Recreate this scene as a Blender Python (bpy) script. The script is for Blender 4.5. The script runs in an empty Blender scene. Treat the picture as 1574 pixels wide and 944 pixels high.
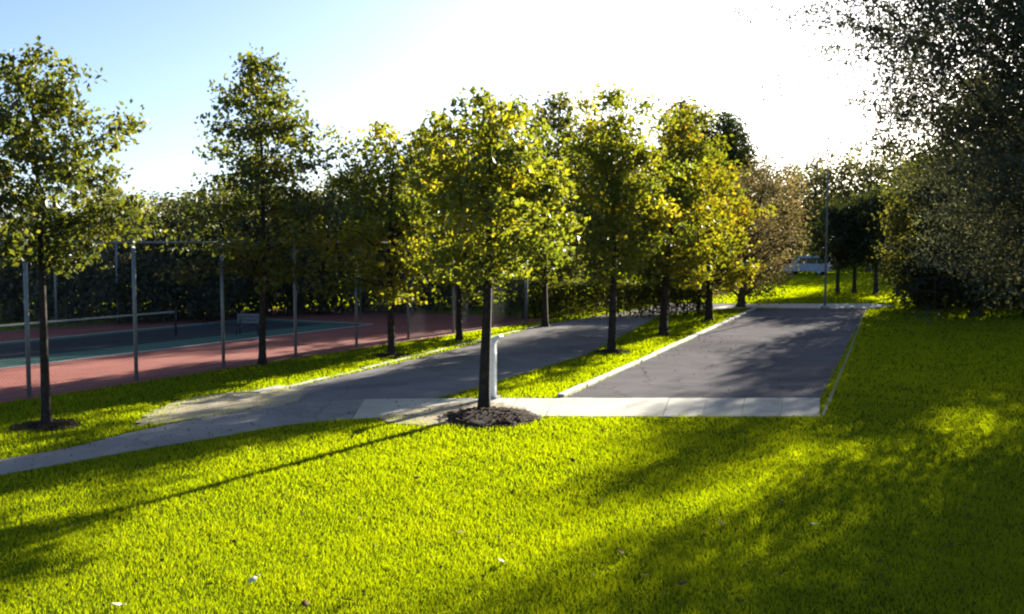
import bpy, math
import numpy as np
from mathutils import Vector

# ------------------------------------------------------------------ scene
scn = bpy.context.scene
COL = scn.collection
rng = np.random.default_rng(20)

# ---- camera: a person's view from the raised end of the lawn -------------
CAM_H = 3.6
F_PX, CX, CY = 1545.0, 787.0, 472.0
PITCH = math.atan((CY - 372.0) / F_PX)
SP, CP = math.sin(PITCH), math.cos(PITCH)

def ray(px, py):
    a, b = (px - CX) / F_PX, (CY - py) / F_PX
    return np.array([a, CP + b * SP, -SP + b * CP])

def G(px, py, z=0.0):
    """Ground point measured from the photograph."""
    r = ray(px, py)
    t = (z - CAM_H) / r[2]
    return (r[0] * t, r[1] * t)

def Z(py, d):
    """Height of something seen at image row py that stands d metres away."""
    r = ray(CX, py)
    return CAM_H + r[2] / r[1] * d

def X(px, d):
    r = ray(px, 400)
    return r[0] / r[1] * d

SUN_AZ, SUN_EL = math.radians(31.5), math.radians(15.8)
TO_SUN = Vector((math.sin(SUN_AZ) * math.cos(SUN_EL), math.cos(SUN_AZ) * math.cos(SUN_EL), math.sin(SUN_EL)))

# ------------------------------------------------------------------ helpers
def mesh_np(name, V, F, mats, attrs=None, smooth=False, mat_idx=None):
    V = np.asarray(V, np.float32); F = np.asarray(F, np.int32)
    k = F.shape[1]
    me = bpy.data.meshes.new(name)
    me.vertices.add(len(V)); me.vertices.foreach_set('co', V.ravel())
    me.loops.add(F.size); me.loops.foreach_set('vertex_index', F.ravel())
    me.polygons.add(len(F))
    me.polygons.foreach_set('loop_start', np.arange(0, F.size, k, dtype=np.int32))
    me.polygons.foreach_set('loop_total', np.full(len(F), k, np.int32))
    if mat_idx is not None:
        me.polygons.foreach_set('material_index', np.asarray(mat_idx, np.int32))
    me.update(calc_edges=True)
    if smooth:
        me.polygons.foreach_set('use_smooth', np.ones(len(F), bool))
    for n, a in (attrs or {}).items():
        at = me.attributes.new(n, 'FLOAT', 'FACE'); at.data.foreach_set('value', np.asarray(a, np.float32))
    for m in (mats if isinstance(mats, (list, tuple)) else [mats]):
        me.materials.append(m)
    return me

def link(name, me, parent=None):
    o = bpy.data.objects.new(name, me); COL.objects.link(o)
    if parent: o.parent = parent
    return o

def empty(name, loc, rz=0.0):
    o = bpy.data.objects.new(name, None); COL.objects.link(o)
    o.empty_display_size = 0.3
    o.location = loc; o.rotation_euler = (0, 0, rz)
    return o

def tag(o, label=None, cat=None, group=None, kind=None):
    for k, v in (('label', label), ('category', cat), ('group', group), ('kind', kind)):
        if v: o[k] = v
    return o

def copy_tree(o, parent=None):
    c = o.copy(); COL.objects.link(c)
    if parent: c.parent = parent
    for ch in list(o.children):
        copy_tree(ch, c)
    return c

class MB:
    """Collects boxes, tubes, lathes into one mesh (polygons of any size)."""
    def __init__(s): s.v = []; s.f = []
    def add(s, V, F):
        n = len(s.v); s.v += [tuple(map(float, p)) for p in V]; s.f += [tuple(i + n for i in f) for f in F]
    def box(s, c, size, bev=0.0, rz=0.0):
        x, y, z = (q / 2 for q in size)
        b = min(bev, x * .9, y * .9, z * .9)
        if b <= 0:
            P = [(-x,-y,-z),(x,-y,-z),(x,y,-z),(-x,y,-z),(-x,-y,z),(x,-y,z),(x,y,z),(-x,y,z)]
            Fs = [(0,3,2,1),(4,5,6,7),(0,1,5,4),(1,2,6,5),(2,3,7,6),(3,0,4,7)]
        else:
            P = []; rings = []
            for (zz, ins) in ((-z, b), (-z + b, 0), (z - b, 0), (z, b)):
                r = []
                xx, yy = x - ins, y - ins
                for (px, py) in ((-xx+b,-yy),(xx-b,-yy),(xx,-yy+b),(xx,yy-b),(xx-b,yy),(-xx+b,yy),(-xx,yy-b),(-xx,-yy+b)):
                    r.append(len(P)); P.append((px, py, zz))
                rings.append(r)
            Fs = [tuple(reversed(rings[0])), tuple(rings[-1])]
            for a, c2 in zip(rings, rings[1:]):
                for i in range(8):
                    j = (i + 1) % 8
                    Fs.append((a[i], a[j], c2[j], c2[i]))
        cr, sr = math.cos(rz), math.sin(rz)
        s.add([(c[0] + p[0]*cr - p[1]*sr, c[1] + p[0]*sr + p[1]*cr, c[2] + p[2]) for p in P], Fs)
    def tube(s, pts, rad, n=8, caps=True):
        pts = [Vector(p) for p in pts]
        if not hasattr(rad, '__len__'): rad = [rad] * len(pts)
        V = []; up = None
        for i, p in enumerate(pts):
            t = (pts[min(i+1, len(pts)-1)] - pts[max(i-1, 0)]).normalized()
            if up is None:
                up = Vector((1, 0, 0)) if abs(t.x) < .8 else Vector((0, 1, 0))
            a = (up - t * up.dot(t)).normalized(); up = a
            b = t.cross(a)
            for k in range(n):
                w = 2 * math.pi * k / n
                V.append(p + (a * math.cos(w) + b * math.sin(w)) * rad[i])
        Fs = []
        for i in range(len(pts) - 1):
            for k in range(n):
                k2 = (k + 1) % n
                Fs.append((i*n+k, i*n+k2, (i+1)*n+k2, (i+1)*n+k))
        if caps:
            Fs.append(tuple(reversed(range(n)))); Fs.append(tuple(range((len(pts)-1)*n, len(pts)*n)))
        s.add(V, Fs)
    def prism(s, prof, a, b, axis='x'):
        """closed profile of (u, z) extruded along one axis from a to b"""
        n = len(prof)
        mk = (lambda u, z, t: (t, u, z)) if axis == 'x' else (lambda u, z, t: (u, t, z))
        V = [mk(u, z, a) for u, z in prof] + [mk(u, z, b) for u, z in prof]
        Fs = [tuple(reversed(range(n))), tuple(range(n, 2*n))] + [(i, (i+1) % n, n+(i+1) % n, n+i) for i in range(n)]
        s.add(V, Fs)
    def mesh(s, name, m, smooth=False):
        me = bpy.data.meshes.new(name); me.from_pydata(s.v, [], s.f); me.validate()
        import bmesh as _bm
        bm = _bm.new(); bm.from_mesh(me); _bm.ops.recalc_face_normals(bm, faces=bm.faces); bm.to_mesh(me); bm.free()
        if smooth:
            me.polygons.foreach_set('use_smooth', np.ones(len(me.polygons), bool))
        me.materials.append(m)
        return me
    def build(s, name, m, parent=None, smooth=False):
        return link(name, s.mesh(name, m, smooth), parent)

# ------------------------------------------------------------------ materials
def new_mat(name):
    m = bpy.data.materials.new(name); m.use_nodes = True
    nt = m.node_tree; nt.nodes.clear()
    out = nt.nodes.new('ShaderNodeOutputMaterial')
    return m, nt, out

def N(nt, t, **kw):
    n = nt.nodes.new(t)
    for k, v in kw.items(): setattr(n, k, v)
    return n

def ramp(nt, stops, fac):
    r = N(nt, 'ShaderNodeValToRGB')
    e = r.color_ramp.elements
    while len(e) > 1: e.remove(e[-1])
    e[0].position = stops[0][0]; e[0].color = (*stops[0][1], 1)
    for p, c in stops[1:]:
        q = e.new(p); q.color = (*c, 1)
    nt.links.new(fac, r.inputs['Fac'])
    return r

def noise(nt, scale, detail=4, rough=.55, coord=None, dist=0.0):
    n = N(nt, 'ShaderNodeTexNoise')
    n.inputs['Scale'].default_value = scale; n.inputs['Detail'].default_value = detail
    n.inputs['Roughness'].default_value = rough; n.inputs['Distortion'].default_value = dist
    if coord is not None: nt.links.new(coord, n.inputs['Vector'])
    return n

def surface(name, stops, scale=6, rough=.85, bump=.0, bscale=60, spec=.3, fine=0.0, fine_scale=180, metal=0.0):
    m, nt, out = new_mat(name)
    p = N(nt, 'ShaderNodeBsdfPrincipled')
    g = N(nt, 'ShaderNodeNewGeometry')
    n1 = noise(nt, scale, 6, .6, g.outputs['Position'])
    fac = n1.outputs['Fac']
    if fine > 0:
        n2 = noise(nt, fine_scale, 2, .6, g.outputs['Position'])
        mx = N(nt, 'ShaderNodeMix'); mx.inputs[0].default_value = fine
        nt.links.new(fac, mx.inputs[2]); nt.links.new(n2.outputs['Fac'], mx.inputs[3])
        fac = mx.outputs[0]
    r = ramp(nt, stops, fac)
    nt.links.new(r.outputs['Color'], p.inputs['Base Color'])
    p.inputs['Roughness'].default_value = rough
    p.inputs['Specular IOR Level'].default_value = spec
    p.inputs['Metallic'].default_value = metal
    if bump > 0:
        n3 = noise(nt, bscale, 4, .6, g.outputs['Position'])
        b = N(nt, 'ShaderNodeBump'); b.inputs['Strength'].default_value = bump; b.inputs['Distance'].default_value = .02
        nt.links.new(n3.outputs['Fac'], b.inputs['Height']); nt.links.new(b.outputs['Normal'], p.inputs['Normal'])
    nt.links.new(p.outputs[0], out.inputs[0])
    return m

def asphalt_mat(name, stops, seed):
    m = surface(name, stops, .8, 1.0, .12, 70, .0, .45, 90)
    nt = m.node_tree; p = next(n for n in nt.nodes if n.type == 'BSDF_PRINCIPLED')
    base = p.inputs['Base Color'].links[0].from_socket
    g = next(n for n in nt.nodes if n.type == 'NEW_GEOMETRY')
    wv = noise(nt, .9, 3, .6, g.outputs['Position'])
    mw = N(nt, 'ShaderNodeMix'); mw.data_type = 'VECTOR'; mw.inputs[0].default_value = .35
    nt.links.new(g.outputs['Position'], mw.inputs[4]); nt.links.new(wv.outputs['Color'], mw.inputs[5])
    v = N(nt, 'ShaderNodeTexVoronoi', feature='DISTANCE_TO_EDGE'); v.inputs['Scale'].default_value = .42
    nt.links.new(mw.outputs[1], v.inputs['Vector'])
    cr = ramp(nt, [(0, (.74, .73, .72)), (.004, (.86, .86, .85)), (.009, (1, 1, 1))], v.outputs['Distance'])
    st = noise(nt, .22 + .05*seed, 5, .7, g.outputs['Position'], .8)
    sr = ramp(nt, [(.3, (.72, .72, .74)), (.5, (1, 1, 1)), (.72, (1.12, 1.10, 1.06))], st.outputs['Fac'])
    for src in (cr.outputs['Color'], sr.outputs['Color']):
        q = N(nt, 'ShaderNodeMix'); q.data_type = 'RGBA'; q.blend_type = 'MULTIPLY'; q.inputs[0].default_value = 1
        nt.links.new(base, q.inputs[6]); nt.links.new(src, q.inputs[7]); base = q.outputs[2]
    nt.links.new(base, p.inputs['Base Color'])
    return m

def leaf_mat(name, stops, trans=.55, tint=(1.5, 1.35, .55), gloss=.03):
    """thin leaves: reflect their own colour, let yellower light through"""
    m, nt, out = new_mat(name)
    a = N(nt, 'ShaderNodeAttribute'); a.attribute_name = 'tone'
    r = ramp(nt, stops, a.outputs['Fac'])
    d = N(nt, 'ShaderNodeBsdfDiffuse'); nt.links.new(r.outputs['Color'], d.inputs['Color'])
    mul = N(nt, 'ShaderNodeMix'); mul.data_type = 'RGBA'; mul.blend_type = 'MULTIPLY'; mul.inputs[0].default_value = 1
    nt.links.new(r.outputs['Color'], mul.inputs[6]); mul.inputs[7].default_value = (*tint, 1)
    t = N(nt, 'ShaderNodeBsdfTranslucent'); nt.links.new(mul.outputs[2], t.inputs['Color'])
    mx = N(nt, 'ShaderNodeMixShader'); mx.inputs[0].default_value = trans
    nt.links.new(d.outputs[0], mx.inputs[1]); nt.links.new(t.outputs[0], mx.inputs[2])
    gl = N(nt, 'ShaderNodeBsdfGlossy'); gl.inputs['Roughness'].default_value = .45
    gl.inputs['Color'].default_value = (.9, .9, .9, 1)
    m2 = N(nt, 'ShaderNodeMixShader'); m2.inputs[0].default_value = gloss
    nt.links.new(mx.outputs[0], m2.inputs[1]); nt.links.new(gl.outputs[0], m2.inputs[2])
    nt.links.new(m2.outputs[0], out.inputs[0])
    return m

def grass_mat():
    m, nt, out = new_mat('grass_blades')
    g = N(nt, 'ShaderNodeNewGeometry')
    a = N(nt, 'ShaderNodeAttribute'); a.attribute_name = 'tone'
    n1 = noise(nt, .55, 5, .65, g.outputs['Position'])
    mx = N(nt, 'ShaderNodeMix'); mx.inputs[0].default_value = .55
    nt.links.new(n1.outputs['Fac'], mx.inputs[2]); nt.links.new(a.outputs['Fac'], mx.inputs[3])
    r = ramp(nt, [(.15, (.080, .130, .0005)), (.5, (.166, .216, .0005)), (.8, (.218, .254, .0007)), (.97, (.32, .28, .008))], mx.outputs[0])
    d = N(nt, 'ShaderNodeBsdfDiffuse'); ad = N(nt, 'ShaderNodeMix'); ad.data_type = 'RGBA'; ad.blend_type = 'ADD'; ad.inputs[0].default_value = 1
    nt.links.new(r.outputs['Color'], ad.inputs[6]); ad.inputs[7].default_value = (0, 0, .028, 1); nt.links.new(ad.outputs[2], d.inputs['Color'])
    mul = N(nt, 'ShaderNodeMix'); mul.data_type = 'RGBA'; mul.blend_type = 'MULTIPLY'; mul.inputs[0].default_value = 1
    nt.links.new(r.outputs['Color'], mul.inputs[6]); mul.inputs[7].default_value = (1.9, 1.75, .15, 1)
    t = N(nt, 'ShaderNodeBsdfTranslucent'); nt.links.new(mul.outputs[2], t.inputs['Color'])
    ms = N(nt, 'ShaderNodeMixShader'); ms.inputs[0].default_value = .6
    nt.links.new(d.outputs[0], ms.inputs[1]); nt.links.new(t.outputs[0], ms.inputs[2])
    nt.links.new(ms.outputs[0], out.inputs[0])
    return m

M = {}
M['lawn'] = surface('lawn_soil', [(.3, (.035, .055, .004)), (.55, (.060, .085, .005)), (.75, (.095, .110, .008))], 1.2, 1.0, .6, 30, .0, .5, 40)
M['grass'] = grass_mat()
M['asphalt'] = asphalt_mat('asphalt', [(.25, (.108, .101, .103)), (.5, (.145, .136, .138)), (.75, (.188, .176, .176))], 0)
M['asphalt_old'] = asphalt_mat('asphalt_old', [(.25, (.165, .153, .146)), (.5, (.215, .20, .192)), (.75, (.27, .252, .24))], 1)
M['asphalt_worn'] = asphalt_mat('worn_path', [(.25, (.20, .187, .172)), (.5, (.27, .255, .235)), (.75, (.35, .33, .30))], 2)
M['concrete'] = surface('concrete', [(.25, (.32, .295, .245)), (.5, (.43, .40, .335)), (.78, (.52, .49, .415))], 1.1, .93, .25, 50, .12, .35, 60)
M['bed'] = surface('joint_soil', [(.3, (.03, .027, .02)), (.7, (.07, .06, .045))], 8, .95)
M['kerb'] = surface('kerb_concrete', [(.25, (.30, .29, .26)), (.75, (.48, .46, .42))], 3, .9, .3, 60, .3, .3, 60)
M['dirt'] = surface('sandy_dirt', [(.2, (.26, .20, .13)), (.5, (.40, .34, .24)), (.8, (.52, .46, .35))], 4.5, 1.0, .9, 40, .0, .5, 30)
M['mulch'] = surface('bark_mulch', [(.25, (.022, .013, .009)), (.55, (.055, .034, .024)), (.8, (.12, .08, .055))], 14, .95, 1.0, 35, .1, .5, 60)
M['red'] = surface('red_court', [(.2, (.19, .062, .046)), (.5, (.245, .082, .062)), (.8, (.31, .125, .095))], .5, .9, .1, 90, .1, .2, 60)
M['green'] = surface('green_court', [(.25, (.045, .10, .075)), (.8, (.075, .15, .115))], .6, .9, .1, 90, .08, .2, 60)
M['court_shade'] = surface('shaded_court', [(.25, (.030, .036, .038)), (.8, (.048, .052, .054))], .6, .9, .1, 90, .05, .2, 60)  # court green darkened in the colour itself, to stand for shade
M['line'] = surface('court_line_paint', [(.2, (.62, .62, .58)), (.8, (.78, .78, .74))], 8, .7)
M['galv'] = surface('galvanised_steel', [(.3, (.17, .18, .18)), (.7, (.26, .27, .27))], 9, .6, 0, 1, .5, metal=.35)
M['wire'] = surface('fence_wire', [(.3, (.075, .085, .08)), (.7, (.11, .12, .115))], 9, .8, 0, 1, .1)
M['net'] = surface('net_cord', [(.3, (.012, .014, .014)), (.7, (.03, .03, .03))], 9, .8)
M['tape'] = surface('net_tape', [(.3, (.20, .24, .22)), (.7, (.30, .34, .31))], 9, .8)
M['bark'] = surface('young_bark', [(.25, (.020, .014, .011)), (.55, (.045, .032, .024)), (.8, (.085, .062, .046))], 9, .95, .8, 40, .15)
M['bark_grey'] = surface('grey_bark', [(.25, (.03, .026, .022)), (.55, (.07, .06, .05)), (.8, (.12, .105, .09))], 6, .95, .8, 30, .15)
M['white'] = surface('white_paint', [(.2, (.55, .55, .50)), (.5, (.80, .80, .75)), (.8, (.86, .86, .82))], 7, .55, .05, 50, .4)
M['kerb_old'] = surface('weathered_kerb', [(.3, (.10, .10, .075)), (.55, (.24, .23, .19)), (.75, (.40, .38, .32))], 1.6, .9, .3, 60, .1, .3, 60)
M['lamp_metal'] = surface('post_hood_paint', [(.3, (.55, .56, .54)), (.7, (.74, .75, .73))], 7, .4, 0, 1, .5)
M['pole'] = surface('grey_pole', [(.3, (.09, .105, .125)), (.7, (.14, .155, .175))], 5, .5, 0, 1, .5)
M['bench_board'] = surface('weathered_board', [(.3, (.13, .13, .135)), (.7, (.21, .21, .22))], 8, .85)
M['bench_dark'] = surface('dark_bench', [(.3, (.012, .012, .02)), (.7, (.025, .025, .04))], 8, .7)
M['van'] = surface('pale_paint', [(.3, (.32, .33, .37)), (.7, (.38, .39, .43))], 2, .35, 0, 1, .5)
M['glass'] = surface('dark_glass', [(.3, (.02, .025, .03)), (.7, (.04, .045, .05))], 2, .12, 0, 1, .6)
M['tyre'] = surface('tyre_rubber', [(.3, (.012, .012, .012)), (.7, (.022, .022, .022))], 9, .85)
M['rim'] = surface('wheel_rim', [(.3, (.3, .3, .3)), (.7, (.42, .42, .42))], 9, .4, 0, 1, .5, metal=.6)
M['lamp'] = surface('headlight_glass', [(.3, (.6, .6, .6)), (.7, (.75, .75, .75))], 9, .2, 0, 1, .6)
M['fallen'] = surface('fallen_leaf', [(.3, (.06, .032, .012)), (.7, (.13, .07, .025))], 30, .9)
M['fallen_pale'] = surface('pale_fallen_leaf', [(.3, (.55, .5, .36)), (.7, (.7, .66, .5))], 30, .8)

L = {}
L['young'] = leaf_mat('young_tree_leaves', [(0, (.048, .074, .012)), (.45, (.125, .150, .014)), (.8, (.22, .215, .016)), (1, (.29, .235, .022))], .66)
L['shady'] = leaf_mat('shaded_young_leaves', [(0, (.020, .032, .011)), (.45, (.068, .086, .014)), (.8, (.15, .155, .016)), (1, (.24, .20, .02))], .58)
L['olive'] = leaf_mat('olive_leaves', [(0, (.030, .042, .014)), (.5, (.075, .086, .02)), (1, (.16, .145, .035))], .55)
L['gold'] = leaf_mat('golden_leaves', [(0, (.05, .075, .010)), (.4, (.12, .135, .010)), (.75, (.21, .19, .012)), (1, (.33, .21, .018))], .55)
L['pale'] = leaf_mat('pale_autumn_leaves', [(0, (.06, .055, .025)), (.5, (.14, .115, .05)), (1, (.24, .18, .08))], .45, (1.25, 1.15, .8))
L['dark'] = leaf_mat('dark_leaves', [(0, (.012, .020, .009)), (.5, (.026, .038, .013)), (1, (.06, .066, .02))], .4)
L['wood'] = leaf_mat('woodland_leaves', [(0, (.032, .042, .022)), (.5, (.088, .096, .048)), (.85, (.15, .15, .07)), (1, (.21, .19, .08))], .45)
L['scrub'] = leaf_mat('scrub_leaves', [(0, (.06, .07, .035)), (.5, (.13, .135, .075)), (1, (.26, .235, .13))], .5, (1.3, 1.25, .7))
L['fine'] = leaf_mat('fine_grey_leaves', [(0, (.024, .030, .018)), (.5, (.056, .062, .034)), (1, (.115, .112, .055))], .4, (1.3, 1.25, .9))
L['hedge'] = leaf_mat('hedge_leaves', [(0, (.03, .045, .010)), (.5, (.075, .09, .014)), (1, (.16, .15, .02))], .55)

# ------------------------------------------------------------------ foliage
def leaves_mesh(name, C, tone, size, aspect, rg, mat, up=.7, droop=.3):
    n = len(C)
    nr = rg.normal(size=(n, 3)); nr[:, 2] += up
    nr /= np.linalg.norm(nr, axis=1, keepdims=True)
    tg = rg.normal(size=(n, 3)); tg[:, 2] -= droop
    tg -= nr * (tg * nr).sum(1, keepdims=True); tg /= np.linalg.norm(tg, axis=1, keepdims=True) + 1e-9
    bt = np.cross(nr, tg)
    l = size * rg.uniform(.65, 1.3, (n, 1)); w = l * aspect * rg.uniform(.8, 1.2, (n, 1))
    fold = nr * w * .22
    a = C - tg * l * .5; c = C + tg * l * .5 - nr * l * .08
    b = C + bt * w * .5 + fold - tg * l * .08; d = C - bt * w * .5 + fold - tg * l * .08
    V = np.stack([a, b, c, d], 1).reshape(-1, 3)
    i = np.arange(n)[:, None] * 4
    F = np.stack([i + np.array([0, 1, 2]), i + np.array([0, 2, 3])], 1).reshape(-1, 3)
    return mesh_np(name, V, F, mat, {'tone': np.repeat(tone, 2)})

def tubes_mesh(name, polys, mat, n=6):
    V = []; F = []
    for pts, rad in polys:
        pts = np.asarray(pts, float); k = len(pts); base = len(V)
        t = np.gradient(pts, axis=0); t /= np.linalg.norm(t, axis=1, keepdims=True) + 1e-9
        ref = np.array([1., .2, 0]) if abs(t[0, 0]) < .8 else np.array([0, 1., .1])
        a = ref - t * (t @ ref)[:, None]; a /= np.linalg.norm(a, axis=1, keepdims=True)
        b = np.cross(t, a)
        for j in range(k):
            for q in range(n):
                w = 2 * math.pi * q / n
                V.append(pts[j] + (a[j] * math.cos(w) + b[j] * math.sin(w)) * rad[j])
        for j in range(k - 1):
            for q in range(n):
                q2 = (q + 1) % n
                F.append((base + j*n+q, base + j*n+q2, base + (j+1)*n+q2, base + (j+1)*n+q))
    return mesh_np(name, V, F, mat, smooth=True)

PROF = {
    'young': lambda t: np.interp(t, [0, .12, .35, .65, .88, 1], [.45, .82, 1.0, .80, .42, .08]),
    'tall':  lambda t: np.interp(t, [0, .1, .28, .42, .5, .7, .88, 1], [.55, .95, 1.0, .80, .62, .86, .55, .12]),
    'round': lambda t: np.sqrt(np.clip(1 - (2*t - 1)**2, 0, 1)) * .95 + .05,
    'dome':  lambda t: np.interp(t, [0, .15, .45, .75, .92, 1], [.7, .95, 1.0, .8, .5, .15]),
    'full':  lambda t: np.interp(t, [0, .1, .3, .65, .85, .95, 1], [.62, .92, 1.0, .98, .82, .58, .22]),
    'cone':  lambda t: np.interp(t, [0, .08, .2, 1], [.6, 1.0, .95, .08]),
    'broad': lambda t: np.interp(t, [0, .2, .5, .8, 1], [.75, 1.0, 1.0, .75, .2]),
    'fan':   lambda t: np.interp(t, [0, .2, .45, .62, .85, 1], [.52, .60, .84, 1.0, .85, .35]),
}

def crown_points(rg, z0, z1, R, prof, ncl, lpc, sig, centre, lobes=.35, hole=.0, sigz=.75, wisps=0, shell=.45):
    """cluster centres inside an uneven envelope, then leaves round each of them"""
    ph = rg.uniform(0, 6.28, 6)
    t = []
    while len(t) < ncl:
        q = rg.uniform(0, 1)
        if rg.uniform(0, 1) < float(PROF[prof](q))**1.4: t.append(q)
    t = np.array(t)
    az = rg.uniform(0, 2*np.pi, ncl)
    lob = (np.sin(2*az + ph[0] + 5*t) + np.sin(3*az + ph[1] - 7*t) + .8*np.sin(5*az + ph[2] + 11*t)) / 2.8
    rad = R * PROF[prof](t) * (1 + lobes * lob)
    rr = rad * rg.uniform(0, 1, ncl)**shell
    z = z0 + (z1 - z0) * t
    cx, cy = centre(z)
    P = np.stack([cx + rr*np.cos(az), cy + rr*np.sin(az), z], 1)
    if hole > 0:
        s = 2.1 / max(R, .5)
        f = np.sin(P[:, 0]*2.1*s + ph[3]) * np.sin(P[:, 1]*1.8*s + ph[4]) + np.sin(P[:, 2]*3.3*s + ph[5] + P[:, 0]*s)
        keep = f > (-2 + 2*hole)
        P = P[keep]; rr = rr[keep]; t = t[keep]
    rel = rr / (R + 1e-6)
    cnt = rg.poisson(lpc, len(P))
    idx = np.repeat(np.arange(len(P)), cnt)
    LP = P[idx] + rg.normal(size=(len(idx), 3)) * sig * np.array([1, 1, sigz]) * rg.uniform(.6, 1.3, (len(idx), 1))
    ct = rg.normal(.45, .2, len(P)) + .12 * (rel - .5)
    tone = np.clip(ct[idx] + rg.normal(0, .14, len(idx)), 0, 1)
    if wisps:
        W = []; wt = []
        for _ in range(wisps):
            zt = rg.uniform(.82, 1.0); zz = z0 + (z1-z0)*zt; x0, y0 = centre(np.array(zz))
            a = rg.uniform(0, 6.28); ln = rg.uniform(.25, .5) * R
            d = np.array([math.cos(a)*.45, math.sin(a)*.45, 1.0])
            for _k in range(rg.integers(8, 20)):
                s = rg.uniform(0, 1)
                W.append(np.array([x0, y0, zz]) + d*ln*s*1.1 + rg.normal(size=3)*sig*.35); wt.append(rg.uniform(.2, .6))
        LP = np.vstack([LP, np.array(W)]); tone = np.concatenate([tone, wt])
    return P, rr, LP, tone

def tier_points(rg, z0, z1, R, prof, nl, lpc, sig, centre, lobes, r0):
    """limbs that leave the leader in loose tiers, with flat sprays of leaves on their outer part"""
    ph = rg.uniform(0, 6.28, 4)
    polys = []; LP = []; tone = []
    az = rg.uniform(0, 6.28)
    for i in range(nl):
        t = (i + rg.uniform(-.3, .3)) / (nl - 1); t = min(max(t, 0), 1) ** .92
        az += 2.4 + rg.normal(0, .35)
        lob = .6*math.sin(2*az + ph[0] + 4*t) + .4*math.sin(3*az + ph[1] - 6*t)
        ln = R * float(PROF[prof](t)) * (1 + lobes*lob) * rg.uniform(.72, 1.22)
        rise = np.interp(t, [0, .5, 1], [.18, .5, 1.5]) + rg.normal(0, .12)
        ze = z0 + (z1 - z0) * t
        zs = min(max(ze - ln*rise*.75, z0*.8), z1*.95)
        bx, by = centre(np.array(zs)); d = np.array([math.cos(az), math.sin(az), 0])
        side = np.array([-d[1], d[0], 0])
        b = np.array([bx, by, zs]); e = b + d*ln; e[2] = ze
        m = b*.5 + e*.5 + np.array([0, 0, .10*ln]) + side*rg.normal(0, .07*ln)
        rb = r0 * max(.12, 1 - zs/z1) * .38
        polys.append(([b, b*.6 + m*.4 + np.array([0, 0, -.02*ln]), m, e], [rb, rb*.8, rb*.55, rb*.15]))
        tl = rg.normal(.45, .13)
        for _ in range(max(3, int(4 + 6.5*ln/R))):
            u = rg.uniform(.22, 1.06); off = rg.normal(0, .20)*ln*(1.15 - .45*u)
            q = (b*(1-u)**2 + 2*u*(1-u)*m + e*u*u) if u <= 1 else e + (e - m)*(u - 1)
            c = q + side*off + np.array([0, 0, rg.normal(.02, .09)*ln])
            polys.append(([q, (q + c)/2 + rg.normal(size=3)*.03, c], [rb*.32, rb*.2, rb*.07]))
            k = rg.poisson(lpc)
            LP.append(c + rg.normal(size=(k, 3))*sig*np.array([1, 1, .58])*rg.uniform(.7, 1.25))
            tone.append(np.clip(tl + rg.normal(0, .08) + rg.normal(0, .13, k), 0, 1))
    return polys, np.vstack(LP), np.concatenate(tone)

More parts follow.
